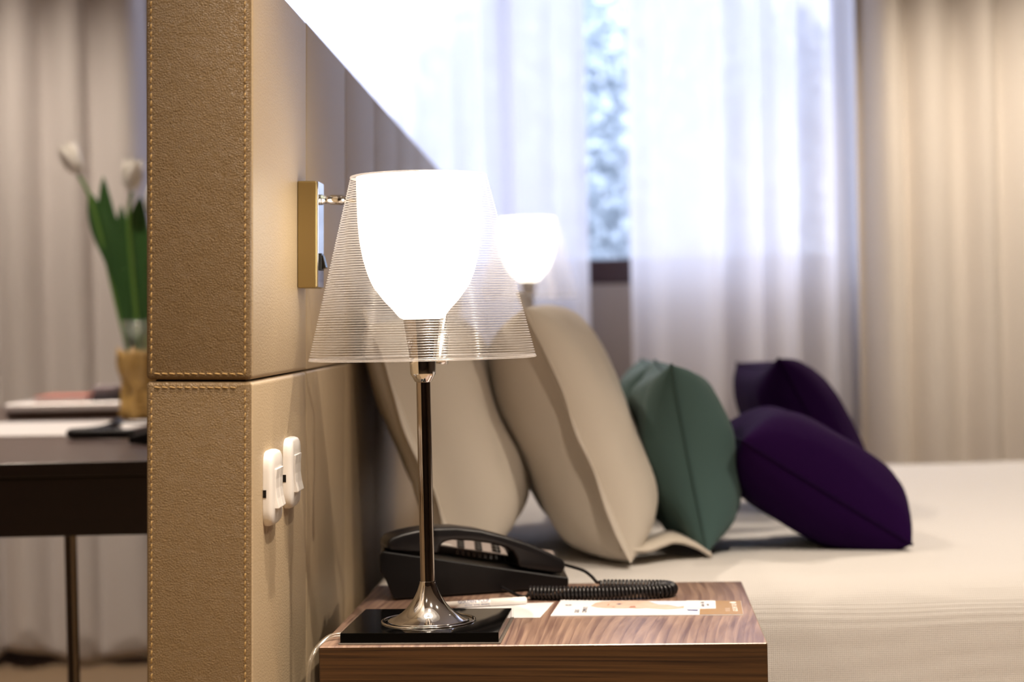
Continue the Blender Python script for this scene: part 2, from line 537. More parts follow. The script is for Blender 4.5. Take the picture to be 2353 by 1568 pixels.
def stitches(name, rows, parent, length=0.0062, r=0.0006):
    vs, fs = [], []
    rnd = random.Random(4)
    for (a, b, n_) in rows:
        a, b, n_ = Vector(a), Vector(b), Vector(n_)
        L = (b - a).length
        d = (b - a) / L
        side = d.cross(n_)
        k = 0.0
        while k + length < L:
            p = a + d * k
            tl = side * 0.0005
            pts = [p - n_ * 0.0006 - tl, p + d * length * .18 + n_ * 0.0002 - tl * .5, p + d * length * .82 + n_ * 0.0002 + tl * .5, p + d * length - n_ * 0.0006 + tl]
            v, f = tube_data(pts, [r * .6, r, r, r * .6], 6, True, len(vs))
            vs += v
            fs += f
            k += length * 1.22 + rnd.uniform(-.0002, .0002)
    o = mesh_obj(name, vs, fs, M['thread'], parent, True)
    o['kind'] = 'stuff'
    return o
nf = (0, -1, 0)
e = 0.0
stitches('stitching', [((-TH + .0052, e, SEAM + .006), (-TH + .0052, e, TOP - .006), nf), ((-0.0068, e, SEAM + .006), (-0.0068, e, TOP - .006), nf),
                       ((-TH + .008, e, SEAM + .0068), (-0.008, e, SEAM + .0068), nf)], endu)
stitches('stitching', [((-TH + .0052, e, 0.02), (-TH + .0052, e, SEAM - .006), nf), ((-0.0068, e, 0.02), (-0.0068, e, SEAM - .006), nf),
                       ((-TH + .008, e, SEAM - .0068), (-0.008, e, SEAM - .0068), nf)], endl)

# switches and reading light fixed to the bed side of the headboard
hbm = Matrix.LocRotScale(Vector(HB_LOC), hb.rotation_euler, None)
def switch(yc, zc, label):
    t = empty('light_switch', hbm @ Vector((0.0002, yc, zc)), HB_ROT)
    tag(t, label, 'light switch', 'white rocker switches on the headboard')
    w, h = 0.034, 0.039
    out = []
    for k in range(40):
        a = 2 * math.pi * k / 40
        c, s = math.cos(a), math.sin(a)
        out.append((math.copysign(abs(c) ** 0.38, c), math.copysign(abs(s) ** 0.38, s)))
    vs, fs = [], []
    rings = [(1.0, 0.0), (1.0, 0.004), (0.97, 0.0075), (0.9, 0.0095), (0.60, 0.0102)]
    for sc, x in rings:
        for (cy_, cz_) in out:
            vs.append((x, cy_ * w * sc, cz_ * h * sc))
    n = len(out)
    for i in range(len(rings) - 1):
        for k in range(n):
            k2 = (k + 1) % n
            fs.append((i * n + k, i * n + k2, (i + 1) * n + k2, (i + 1) * n + k))
    fs.append(tuple((len(rings) - 1) * n + k for k in range(n)))
    mesh_obj('cover_plate', vs, fs, M['white_plastic'], t, True)
    prism_pts = [(0.0098, -0.020), (0.0128, 0.020), (0.0098, 0.020)]
    # two rocker paddles that stand out at the foot
    for y0_, y1_ in ((-0.0200, -0.0005), (0.0005, 0.0200)):
        prof = [(0.0095, 0.0205), (0.0122, 0.0205), (0.0112, 0.010), (0.0112, 0.0), (0.0125, -0.010), (0.0148, -0.0195), (0.0143, -0.0205), (0.0095, -0.0205)]
        prism('rocker', prof, y0_, y1_, M['white_plastic'], t, 0.0006, 2)
    box('notch', (0.0, -w - 0.0003, -0.008), (0.0035, -w + 0.004, 0.0), M['black_plastic'], t)
switch(0.0935, 0.777, 'white double rocker switch nearest the stitched headboard end')
switch(0.2150, 0.782, 'white double rocker switch further along, closer to the bed')

rl = empty('reading_light', hbm @ Vector((0.0002, 0.302, 1.0495)), HB_ROT)
tag(rl, 'brass wall reading light with chrome gooseneck on the leather headboard', 'reading light')
box('housing', (0, -0.0225, -0.0615), (0.0225, 0.0225, 0.0615), M['brass'], rl, 0.002, 3)
box('face_plate', (0.0226, -0.0215, -0.0605), (0.0240, 0.0225, 0.0610), M['chrome'], rl, 0.0005)
box('rocker_switch', (0.0240, -0.009, -0.041), (0.0262, 0.009, -0.021), M['black_gloss'], rl, 0.0006)
prism('switch_paddle', [(0.0255, -0.0225), (0.0275, -0.0235), (0.0310, -0.0375), (0.0255, -0.0395)], -0.0075, 0.0075, M['black_gloss'], rl, 0.0005)
zn = 0.041
lathe('neck_mount', [(0.0001, 0.0), (0.0062, 0.0), (0.0062, 0.003), (0.0045, 0.004), (0.0045, 0.011), (0.0058, 0.012), (0.0058, 0.026), (0.0048, 0.028), (0.0048, 0.031)],
      M['chrome'], rl, 24, True, (0.0238, -0.004, zn), rot=(0, R(90), 0))
inv = hbm.inverted()
lp = lambda x, y, Y: inv @ at(x, y, Y) - Vector((0.0002, 0.302, 1.0495))
gp = smooth_path([(0.054, -0.004, zn), (0.075, -0.004, zn - .001), (0.115, 0.004, zn + .001), (0.165, 0.022, zn - .014), lp(1040, 560, 2.085), lp(1030, 680, 2.09), lp(1016, 770, 2.085)], 14)
gn = []
for i, p in enumerate(gp):
    gn.append(0.0028 + (0.0006 if i % 2 else 0))
tube('gooseneck', gp, gn, M['chrome'], rl, 12)
h0, h1 = lp(1018, 758, 2.085), lp(1011, 836, 2.085)
hd = (h1 - h0).normalized()
hl = (h1 - h0).length
tube('spot_head', [h0, h0 + hd * .006, h0 + hd * .008, h0 + hd * (hl - .008), h0 + hd * (hl - .006), h1], [0.004, 0.0065, 0.0075, 0.0088, 0.0094, 0.0094], M['chrome'], rl, 24)

# ------------------------------------------------------------------ bed
BX0, BX1, BY0, BY1, BZ = -0.232, 1.86, 2.375, 4.26, 0.58
bed = empty('bed', ((BX0 + BX1) / 2, (BY0 + BY1) / 2, 0))
tag(bed, 'large bed with white woven coverlet in front of the curtained window', 'bed')
bc = Vector((bed.location.x, bed.location.y, 0))
def rel(v):
    return Vector(v) - bc
box('bed_base', rel((BX0 + .11, BY0 + .07, 0.0)), rel((BX1 - .05, BY1 - .07, 0.26)), M['core'], bed, 0.01)
box('mattress', rel((BX0 + .11, BY0 + .06, 0.262)), rel((BX1 - .05, BY1 - .06, BZ - .045)), M['linen'], bed, 0.05, 4)
def wrap(s, lo, hi, r):
    """distance along the cover -> (position, drop) with a rounded turn of radius r at both ends"""
    for sgn, edge in ((-1, lo), (1, hi)):
        d = (s - (edge - sgn * r)) * sgn
        if d > 0:
            q = r * math.pi / 2
            if d < q:
                a = d / r
                return edge - sgn * r + sgn * r * math.sin(a), r * (1 - math.cos(a))
            return edge + sgn * 0.10 * (d - q), r + (d - q)
    return s, 0.0
vs, fs = [], []
NX, NY = 150, 140
ext = 0.30
for j in range(NY + 1):
    sy = BY0 - ext + (BY1 - BY0 + 2 * ext) * j / NY
    for i in range(NX + 1):
        sx = BX0 - 0.08 + (BX1 - BX0 + 0.08 + ext) * i / NX
        x, dx = wrap(sx, BX0, BX1, 0.07)
        y, dy = wrap(sy, BY0, BY1, 0.075)
        drop = dx + dy if (dx < 1e-6 or dy < 1e-6) else math.hypot(dx, dy) + 0.35 * min(dx, dy)
        drop = min(drop, 0.40)
        n1 = noise.noise(Vector((x * 2.2, y * 2.2, 0.0)))
        n2 = noise.noise(Vector((x * 5.5 + 9, y * 5.5, drop * 5)))
        fold = noise.noise(Vector((sx * 3.0 + 4, 0.3, 7.0)))
        z = BZ - drop + 0.007 * n1 + 0.003 * n2
        if dy > 0.03:
            y += (-1 if sy < 3 else 1) * 0.022 * fold * min(1, (dy - .03) / .2)
        if dx > 0.03:
            x += (0 if sx < 0 else 1) * 0.02 * n2
        vs.append(rel((x + 0.0367 * (y - BY0), y, z)))
for j in range(NY):
    for i in range(NX):
        a = j * (NX + 1) + i
        fs.append((a, a + 1, a + NX + 2, a + NX + 1))
mesh_obj('coverlet', vs, fs, M['sheet'], bed, True)

# ------------------------------------------------------------------ nightstand
NS_LOC, NS_ROT = (-0.2142, 1.8603, 0), (0, 0, R(-3.95))
NW, ND, NH = 0.477, 0.431, 0.6
def nightstand(loc, rot, h, label):
    t = empty('nightstand', loc, rot)
    tag(t, label, 'nightstand', 'walnut nightstands')
    bm = bmesh.new()
    bm_box(bm, (0, 0, h - 0.16), (NW, ND, h), 0.0012, 1)
    o = from_bm('tabletop_box', bm, None, t, mats=[M['wood_front'], M['wood_top']])
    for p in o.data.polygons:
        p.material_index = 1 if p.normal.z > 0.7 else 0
    box('cabinet', (0.012, 0.02, 0.05), (NW - .012, ND - .008, h - 0.162), M['wood_front'], t, 0.002)
    dr = box('drawer_front', (0.016, 0.003, 0.075), (NW - .016, 0.019, h - 0.166), M['wood_front'], t, 0.002)
    lathe('knob', [(0.0005, 0.022), (0.010, 0.021), (0.012, 0.016), (0.006, 0.010), (0.005, 0.0)], M['chrome'], dr, 20, True, (NW / 2, 0.003, 0.28), rot=(R(90), 0, 0))
    for x, y in ((0.03, 0.04), (NW - .03, 0.04), (0.03, ND - .04), (NW - .03, ND - .04)):
        box('leg', (x - .014, y - .014, 0), (x + .014, y + .014, 0.05), M['dark_wood'], t, 0.002)
    return t
nightstand(NS_LOC, NS_ROT, NH, 'walnut nightstand carrying the near lamp and the telephone')
FAR_H = 0.70
nightstand((-0.13, 4.315, 0), (0, 0, R(-2.1)), FAR_H, 'walnut nightstand on the far side of the bed by the window')

# ------------------------------------------------------------------ lamps
def table_lamp(loc, rotz, label, cord):
    t = empty('table_lamp', loc, (0, 0, rotz))
    tag(t, label, 'table lamp', 'chrome bedside lamps with ribbed clear shades')
    pw, pd, z0 = 0.0877, 0.080, 0.0125
    box('felt_pad', (-pw, -pd + .004, 0), (pw, pd + .004, 0.0018), M['felt'], t, 0.0004)
    box('base_plate', (-pw + .002, -pd + .0045, 0.0018), (pw - .002, pd + .002, z0), M['black_gloss'], t, 0.0008)
    box('clear_edging', (-pw, -pd + .004, .0018), (-pw + .0018, pd + .004, z0), M['acrylic_edge'], t)
    box('clear_edging', (pw - .0018, -pd + .004, .0018), (pw, pd + .004, z0), M['acrylic_edge'], t)
    z = z0
    lathe('foot_ring', [(0.0500, z + .0002), (0.0500, z + .0012), (0.0510, z + .0016), (0.0525, z + .0014), (0.0528, z + .0002)], M['chrome'], t, 64)
    prof = [(0.0452, z + .0004), (0.0455, z + .0014), (0.0435, z + .0022), (0.0375, z + .0046), (0.0305, z + .0088), (0.0245, z + .0140), (0.0195, z + .0200), (0.0155, z + .0265), (0.0120, z + .0335),
            (0.0098, z + .0400), (0.0089, z + .0430), (0.0090, z + .0440), (0.0086, z + .0446)]
    lathe('foot', prof, M['chrome'], t, 64)
    # heights are above the table; the shade's foot is 0.305 over it
    lathe('pole', [(0.0081, z + .044), (0.0078, 0.279)], M['dark_chrome'], t, 40)
    lathe('cup', [(0.0079, 0.2785), (0.0095, 0.2795), (0.0138, 0.2872), (0.0140, 0.2876), (0.01415, 0.2884), (0.0147, 0.3010), (0.0150, 0.3060)], M['chrome'], t, 40)
    lathe('socket_cone', [(0.0148, 0.3055), (0.0205, 0.3470), (0.0207, 0.3485)], M['dark_chrome'], t, 40)
    px = 1 / 2066.0
    zt = lambda yy: 0.3485 + (742 - yy) * px
    dif = [(0.0195, 0.3480), (0.0208, 0.3490)]
    for yy, hw in ((735, 53), (718, 67), (700, 84), (683, 97), (666, 109), (649, 117), (631, 123.5), (613, 128.5), (595, 132.8), (560, 138.5), (525, 141.3), (490, 142.6), (450, 143), (414, 143)):
        dif.append((hw * px, zt(yy)))
    dif = dif[:1] + [(p.x, p.z) for p in smooth_path([(a_, 0, b_) for a_, b_ in dif[1:]], 4)]
    lathe('diffuser', dif, M['bulb'], t, 72)
    rb, rt, zb, ztp = 0.1256, 0.0752, 0.3055, 0.5070
    ribs = 74
    pr = []
    for k in range(ribs):
        for q, off in ((0.0, 0), (0.56, 0), (0.64, 0.0007), (0.92, 0.0007)):
            f = (k + q) / ribs
            pr.append((rb + (rt - rb) * f + off, zb + (ztp - zb) * f))
    pr.append((rt, ztp))
    lathe('shade', pr, None, t, 72, True, mats=[M['shade_clear'], M['shade_ridge']], pick=lambda i: 1 if i % 4 else 0)
    for r_, z_, w_ in ((rb, zb, 0.0012), (rt, ztp, 0.0012)):
        ring = [(r_ + w_ * math.cos(2 * math.pi * k / 8), z_ + w_ * math.sin(2 * math.pi * k / 8)) for k in range(8)]
        lathe('shade_rim', ring, M['shade_ridge'], t, 72, closed=True)
    lathe('top_collar', [(rt - .0006, ztp - .0012), (0.0700, ztp - .0016), (0.0690, ztp - .0060)], M['shade_ridge'], t, 72)
    if cord:
        tube('power_cord', cord, 0.0028, M['clear_cable'], t, 12)
    return t
LAMP = Vector((-0.0997, 1.936, NH))
rot_l = R(-5.2)
to_l = Matrix.LocRotScale(LAMP, Matrix.Rotation(rot_l, 3, 'Z').to_quaternion(), None).inverted()
cordw = smooth_path([(-0.1905, 1.905, 0.6055), (-0.207, 1.893, 0.604), (-0.2215, 1.872, 0.590), (-0.2262, 1.862, 0.566), (-0.2275, 1.858, 0.50), (-0.228, 1.858, 0.35), (-0.229, 1.858, 0.15), (-0.229, 1.87, 0.006)], 10)
table_lamp(LAMP, rot_l, 'lit chrome lamp with ribbed clear shade on the near nightstand', [to_l @ p for p in cordw])
table_lamp((0.045, 4.45, FAR_H), R(-3), 'blurred lit lamp glowing beyond the pillows before the sheer curtain', None)

# ------------------------------------------------------------------ telephone
PH_LOC, PH_A = Vector((-0.1542, 2.1575, NH)), R(17.1)
ph = empty('telephone', PH_LOC, (0, 0, PH_A))
tag(ph, 'black corded telephone behind the lamp on the near nightstand', 'telephone', 'black corded telephones')
slope = -0.1925
def top_z(x):
    return 0.0602 + slope * x
PL = 0.2300
prism('body', [(0.0, 0.002), (PL - .002, 0.002), (PL, 0.006), (PL, top_z(PL) - .0015), (-0.0125, top_z(-0.0125)), (-0.0165, top_z(-.0125) - .004), (-0.0165, 0.036), (-0.0120, 0.033)],
      0.0, 0.172, M['black_plastic'], ph, 0.0022, 3)
prism('foot_pad', [(0.02, 0.0), (PL - .02, 0.0), (PL - .02, 0.0022), (0.02, 0.0022)], 0.012, 0.16, M['black_soft'], ph)
# raised console behind the handset with keypad
cz = lambda x: top_z(x) + 0.0085
prism('console', [(0.036, top_z(.036) - .004), (0.222, top_z(.222) - .004), (0.222, cz(.222)), (0.036, cz(.036))], 0.056, 0.166, M['strip_plastic'], ph, 0.0008, 2)
kp = prism('keypad_plate', [(0.040, cz(.040) - .001), (0.219, cz(.219) - .001), (0.219, cz(.219) + .0008), (0.040, cz(.040) + .0008)], 0.0575, 0.1645, M['grey_plastic'], ph)
tilt = math.atan(-slope)
km = None
SH = 0.27
for o_ in list(ph.children):
    for v in o_.data.vertices:
        v.co.x += SH * v.co.y
def key(name, x, y, w, d, hgt, mat, oval):
    bm = bmesh.new()
    if oval:
        r = bmesh.ops.create_cone(bm, cap_ends=True, segments=14, radius1=0.5, radius2=0.43, depth=1.0)
        for v in r['verts']:
            v.co = Vector((v.co.x * w, v.co.y * d, (v.co.z + 0.5) * hgt))
    else:
        bm_box(bm, (-w / 2, -d / 2, 0), (w / 2, d / 2, hgt), 0.0006, 1)
    return from_bm(name, bm, mat, kp, False, (x + SH * y, y, cz(x) + 0.0006), (0, tilt, 0))
k_small = k_oval = None
for cx_ in (0.088, 0.112):
    for r_ in range(6):
        y = 0.066 + r_ * 0.0165
        if k_small is None:
            k_small = key('memory_key', cx_, y, 0.0085, 0.0090, 0.0022, M['black_soft'], False)
        else:
            o = k_small.copy(); COL.objects.link(o); o.location = (cx_ + SH * y, y, cz(cx_) + 0.0006)
for cx_ in (0.136, 0.156, 0.176, 0.196):
    for r_ in range(3):
        y = 0.074 + r_ * 0.030
        if k_oval is None:
            k_oval = key('dial_key', cx_, y, 0.0120, 0.0200, 0.0034, M['black_soft'], True)
        else:
            o = k_oval.copy(); COL.objects.link(o); o.location = (cx_ + SH * y, y, cz(cx_) + 0.0006)
key('paper_label', 0.064, 0.074, 0.026, 0.024, 0.0008, M['white_plastic'], False)
key('message_lamp', -0.006, 0.066, 0.008, 0.016, 0.004, M['red_plastic'], False)
sl = []
for k in range(16):
    x = 0.082 + k * 0.0075
    sl.append(((x + .015, 0.0552, top_z(x) + .001), (x + .018, 0.0562, cz(x) - .001)))
bm = bmesh.new()
for lo, hi in sl:
    bm_box(bm, lo, hi)
tag(from_bm('speaker_slots', bm, M['black_gloss'], ph), kind='stuff')
# handset, its outline read from the side
def hs(X5, Y5):
    px_, py_ = 700 + X5 / 3.677, 1180 + Y5 / 3.677
    base = 1382 - 28 * (px_ - 904) / 404
    return ((px_ - 904) / 404 * PL, (base - py_) / 1843.0)
ol = [hs(*p) for p in ((716, 300), (722, 240), (760, 205), (850, 172), (960, 146), (1100, 124), (1300, 118), (1500, 140), (1700, 188), (1900, 250), (2090, 330), (2200, 388), (2228, 420), (2222, 462), (2196, 515))]
n_top = len(ol)
ol += [hs(*p) for p in ((2120, 508), (1960, 486), (1815, 462), (1806, 390), (1770, 325), (1715, 288), (1600, 258), (1420, 234), (1260, 228), (1190, 244), (1155, 285), (1146, 352), (1000, 342), (820, 330), (725, 325))]
hst = prism('handset', ol, 0.004, 0.049, M['black_soft'], ph, 0.0045, 3)
for p in hst.data.polygons:
    p.use_smooth = True
# coiled cord: straight lead, coil in a hairpin, straight lead to the body
toP = Matrix.LocRotScale(PH_LOC, Matrix.Rotation(PH_A, 3, 'Z').to_quaternion(), None).inverted()
rc, rw = 0.0068, 0.0021
zc_ = NH + rc + rw + 0.0002
def coil_path(pts, pitch=0.0047):
    axis = smooth_path(pts, 40)
    cum = [0.0]
    for a, b in zip(axis, axis[1:]):
        cum.append(cum[-1] + (b - a).length)
    turns = cum[-1] / pitch
    steps = int(turns * 14)
    coil = []
    j = 0
    for k in range(steps + 1):
        s = cum[-1] * k / steps
        while j < len(cum) - 2 and cum[j + 1] < s:
            j += 1
        t_ = (s - cum[j]) / max(1e-9, cum[j + 1] - cum[j])
        p = axis[j].lerp(axis[j + 1], t_)
        d = (axis[j + 1] - axis[j]).normalized()
        u = Vector((0, 0, 1)).cross(d).normalized()
        a = 2 * math.pi * turns * k / steps
        coil.append(p + u * (rc * math.cos(a)) + Vector((0, 0, 1)) * (rc * math.sin(a)))
    return coil
coil = coil_path([(0.0150, 2.1430, zc_), (0.060, 2.1330, zc_), (0.110, 2.1300, zc_), (0.155, 2.1310, zc_), (0.1830, 2.1370, zc_), (0.1900, 2.1530, zc_), (0.1780, 2.1680, zc_), (0.150, 2.1760, zc_), (0.1050, 2.1850, zc_)])
lead0 = smooth_path([(-0.020, 2.190, NH + .009), (-0.004, 2.166, NH + .0045), (0.006, 2.150, NH + .003), (0.0125, 2.1415, NH + .0060), coil[2]], 8)
lead1 = smooth_path([coil[-3], (0.1010, 2.196, NH + .012), (0.094, 2.207, NH + .0185), (0.083, 2.2205, NH + .0245), tuple(PH_LOC + Matrix.Rotation(PH_A, 3, 'Z') @ Vector((0.2255, 0.026, 0.030)))], 8)
cord_o = tube('coiled_cord', [toP @ p for p in lead0[:-1] + coil[2:-2] + lead1[1:]], rw, M['black_soft'], ph, 7)

# ------------------------------------------------------------------ papers and pen
def sheet(name, corners, z, mat, label, cat, th=0.0004, lift=None):
    c = sum((Vector((p[0], p[1], 0)) for p in corners), Vector()) / len(corners)
    t = empty(name, (c.x, c.y, z))
    tag(t, label, cat)
    n = 10
    a, b, d, e_ = [Vector((p[0] - c.x, p[1] - c.y, 0)) for p in corners]   # near left, near right, far right, far left
    vs, fs = [], []
    for lay in (0, 1):
        for j in range(n + 1):
            for i in range(n + 1):
                u, v = i / n, j / n
                p = a.lerp(b, u).lerp(e_.lerp(d, u), v)
                zz = th * lay + (lift(u, v) if lift else 0)
                vs.append((p.x, p.y, zz))
    N = (n + 1) ** 2
    for j in range(n):
        for i in range(n):
            q = j * (n + 1) + i
            fs.append((q, q + n + 1, q + n + 2, q + 1))
            fs.append((N + q, N + q + 1, N + q + n + 2, N + q + n + 1))
    for i in range(n):
        for q, w in ((i, i + 1), (n * (n + 1) + i + 1, n * (n + 1) + i), ((i + 1) * (n + 1), i * (n + 1)), (i * (n + 1) + n, (i + 1) * (n + 1) + n)):
            fs.append((q, w, N + w, N + q))
    mesh_obj('page', vs, fs, mat, t)
    return t, (a, b, d, e_)

sheet('note_card', ((-0.034, 2.016), (0.0255, 2.011), (0.0440, 2.117), (-0.0900, 2.112)), NH + .0002, M['paper'], 'small white card under the pen beside the lamp base', 'card')
br, (ba, bb, bd, be) = sheet('brochure', ((0.0377, 2.0180), (0.2590, 1.9985), (0.2690, 2.0935), (0.0530, 2.1215)), NH + .0002, M['paper'],
                             'glossy folded brochure with portrait print on the nightstand', 'brochure', 0.0012, lambda u, v: 0.0012 * (1 - u) ** 4 * v)
bu = (bb - ba).normalized()
bang = math.atan2(bu.y, bu.x)
def bp(u, v, z=0.0014):
    p = ba.lerp(bb, u).lerp(be.lerp(bd, u), v)
    return Vector((p.x, p.y, z + 0.0012 * (1 - u) ** 4 * v))
def patch(name, uv, mat, z):
    vs = [bp(u, v, z) for u, v in uv] + [bp(u, v, z + .00008) for u, v in uv]
    n = len(uv)
    fs = [tuple(range(n))[::-1], tuple(range(n, 2 * n))] + [(i, (i + 1) % n, n + (i + 1) % n, n + i) for i in range(n)]
    return mesh_obj(name, vs, fs, mat, br)
patch('portrait_print', [(0.185, .62), (0.20, .82), (0.235, .93), (0.30, .97), (0.64, .97), (0.69, .9), (0.69, .45), (0.60, .36), (0.53, .42), (0.49, .46), (0.44, .43), (0.40, .46), (0.33, .45), (0.27, .47), (0.22, .52)], M['print_skin'], 0.0013)
patch('cloth_print', [(0.49, .95), (0.69, .95), (0.69, .62), (0.66, .55), (0.60, .70), (0.55, .72)], M['print_blue'], 0.0014)
patch('eye_mark', [(0.315, .74), (0.335, .80), (0.352, .76), (0.335, .70)], M['ink'], 0.0014)
patch('eye_mark', [(0.300, .52), (0.312, .56), (0.322, .53), (0.312, .50)], M['print_skin_dark'], 0.0014)
patch('brow_mark', [(0.270, .66), (0.275, .76), (0.282, .76), (0.279, .66)], M['print_skin_dark'], 0.0014)
patch('mouth_mark', [(0.395, .47), (0.400, .60), (0.425, .62), (0.432, .50)], M['print_skin_dark'], 0.0014)
patch('flag_print', [(0.705, .34), (0.765, .33), (0.765, .25), (0.715, .27)], M['ink_blue'], 0.0014)
patch('gold_band', [(0.775, 0.0), (0.775, .38), (0.860, .40), (0.860, 1.0), (0.999, 1.0), (0.999, 0.0)], M['print_gold'], 0.0013)
patch('inserted_card', [(0.700, .42), (0.700, 1.0), (0.858, 1.0), (0.858, .42)], M['paper'], 0.0015)
def btext(body, size, u, v, mat, z=0.0015):
    # the print reads away from the viewer, its top towards the lamp
    p = bp(u, v, z)
    return text('printed_text', body, size, mat, br, p, (0, 0, bang + R(90)))
btext('GUEST', 0.0075, 0.140, .16, M['ink'])
btext('COMMENTS', 0.0075, 0.180, .16, M['ink'])
btext('Golden Tulip', 0.0070, 0.800, .52, M['ink'], 0.0017)
btext('HOTELS', 0.0040, 0.825, .60, M['ink'], 0.0017)
btext('GOLDEN TULIP', 0.0080, 0.975, .20, M['ink_white'])
btext('I   I   I', 0.0080, 0.935, .22, M['ink_white'])
lathe('tulip_emblem', [(0.0005, 0.0001), (0.0040, 0.0001), (0.0040, 0.0)], M['ink_white'], br, 16, False, tuple(bp(0.955, .86, 0.0014)))
lathe('tulip_emblem', [(0.0022, 0.0001), (0.0040, 0.0001)], M['ink'], br, 16, False, tuple(bp(0.060, .66, 0.0014)))

p0, p1 = Vector((0.0105, 2.1085, NH + .0055)), Vector((-0.1130, 2.0790, NH + .0050))
pen = empty('ballpoint_pen', (p0 + p1) / 2, (0, 0, math.atan2((p0 - p1).y, (p0 - p1).x)))
tag(pen, 'white printed ballpoint pen lying behind the black lamp base', 'pen')
pl = (p0 - p1).length
tube('barrel', [(-pl / 2 + .012, 0, 0), (pl / 2 - .045, 0, 0), (pl / 2 - .0445, 0, 0)], [0.0040, 0.0042, 0.0042], M['white_plastic'], pen, 20)
tube('cap', [(pl / 2 - .045, 0, 0), (pl / 2 - .0448, 0, 0), (pl / 2 - .0015, 0, 0), (pl / 2, 0, 0)], [0.0042, 0.0049, 0.0046, 0.0036], M['white_plastic'], pen, 20)
tube('tip', [(-pl / 2, 0, 0), (-pl / 2 + .012, 0, 0)], [0.0008, 0.0039], M['chrome'], pen, 16)
def pen_text(body, size, x, ang):
    r_ = 0.00435
    text('printed_text', body, size, M['ink_blue'], pen, (x, -r_ * math.cos(ang) - size * .35 * math.sin(ang), r_ * math.sin(ang) - size * .35 * math.cos(ang)), (R(90) - ang, 0, 0), 'CENTER')
pen_text('GOLDEN TULIP', 0.0056, pl / 2 - .066, R(46))
pen_text('HOTELS  SUITES  RESORTS', 0.0026, pl / 2 - .062, R(-14))

# ------------------------------------------------------------------ pillows and cushions
def pillow(name, bottom, top, width, Tl, Tr, mat, label, cat, group, pinch=0.05, flange=0.0, pipe_mat=None, yaw=0.0, seed=0, wr=0.006, power=0.5, bend=0.0):
    """seen from its end: the near edge runs from `bottom` to `top`; width goes away into the room"""
    b, tp = Vector(bottom), Vector(top)
    h = (tp - b)
    hl_ = h.length
    h.normalize()
    w = Vector((math.sin(yaw), math.cos(yaw), 0))
    w = (w - h * w.dot(h)).normalized()
    n_ = w.cross(h).normalized()      # towards the foot of the bed
    c = (b + tp) / 2 + w * (width / 2)
    base = b + w * (width / 2)
    t = empty(name, base)
    t.matrix_world = Matrix(((w.x, n_.x, h.x, base.x), (w.y, n_.y, h.y, base.y), (w.z, n_.z, h.z, base.z), (0, 0, 0, 1)))
    tag(t, label, cat, group)
    N = 36
    A, B = width / 2, hl_ / 2
    def outline(u, v):
        x = A * u * (1 - pinch * (1 - v * v) * abs(u) ** 3)
        z = B * v * (1 - pinch * (1 - u * u) * abs(v) ** 3)
        return x, z + B
    vs, fs = [], []
    def warp(u, v):
        return bend * (1 - v * v)
    for side in (1, -1):
        T = Tr if side > 0 else Tl
        for j in range(N + 1):
            for i in range(N + 1):
                u = math.sin((2 * i / N - 1) * math.pi / 2)
                v = math.sin((2 * j / N - 1) * math.pi / 2)
                x, z = outline(u, v)
                k = max(0.0, (1 - u ** 4) * (1 - v ** 4)) ** power
                q = noise.noise(Vector((x * 9 + seed, z * 9, side * 3.0))) * wr + noise.noise(Vector((x * 26 + seed, z * 14, side * 5.0))) * wr * .45
                ed = min(1.0, 5 * (1 - max(abs(u), abs(v))))
                vs.append((x, warp(u, v) + side * T * k + q * ed, z))
    NN = (N + 1) ** 2
    for s in (0, 1):
        for j in range(N):
            for i in range(N):
                q = s * NN + j * (N + 1) + i
                f = (q, q + 1, q + N + 2, q + N + 1)
                fs.append(f if s else f[::-1])
    mesh_obj('cover', vs, fs, mat, t, True)
    edge = []
    for s in range(4):
        for k in range(N):
            f = math.sin((2 * k / N - 1) * math.pi / 2)
            u, v = ((f, -1), (1, f), (-f, 1), (-1, -f))[s]
            x, z = outline(u, v)
            edge.append((Vector((x, warp(u, v), z)), u, v))
    if pipe_mat:
        loop = [p for p, u, v in edge] + [edge[0][0]]
        tube('piping', loop, 0.0024, pipe_mat, t, 8)
    if flange:
        vs, fs = [], []
        m = len(edge)
        for p, u, v in edge:
            l = max(abs(u), abs(v))
            o_ = Vector((u if abs(u) > .999 else 0.25 * u ** 7, 0, v if abs(v) > .999 else 0.25 * v ** 7))
            o_.normalize()
            for f in (0.0, 0.5, 1.0):
                wv = 0.010 * f * noise.noise(Vector((p.x * 11 + seed, p.z * 11, 2.0)))
                q = p + o_ * flange * f
                vs.append((q.x, q.y + wv + .0015, max(q.z, 0.002)))
            for f in (1.0, 0.5, 0.0):
                wv = 0.010 * f * noise.noise(Vector((p.x * 11 + seed, p.z * 11, 2.0)))
                q = p + o_ * flange * f
                vs.append((q.x, q.y + wv - .0015, max(q.z, 0.002)))
        for i in range(m):
            i2 = (i + 1) % m
            for k in range(5):
                fs.append((i * 6 + k, i * 6 + k + 1, i2 * 6 + k + 1, i2 * 6 + k))
        mesh_obj('flange', vs, fs, mat, t, True)
    return t

gp_ = 'white pillows leaning on the headboard'
pb = at(1040, 1272, 2.47); pb.z = BZ + .012
pt = at(838, 800, 2.47)
pt = pb + (pt - pb) * 1.10
pb.x += .014; pt.x += .018
pillow('pillow', pb, pt, 0.66, 0.042, 0.128, M['linen'], 'white pillow at the back, pressed against the leather headboard', 'pillow', gp_, flange=0.028, seed=3, pinch=.03, wr=.010, power=.36, yaw=R(2.1))
qb = at(1452, 1278, 2.53); qb.z = BZ + .012
qt = at(1205, 708, 2.53)
fp = pillow('pillow', qb, qt, 0.66, 0.108, 0.084, M['linen'], 'plump white flanged pillow leaning in front, beside the teal cushion', 'pillow', gp_, flange=0.026, seed=11, pinch=.03, wr=.010, power=.45, yaw=R(2.1))
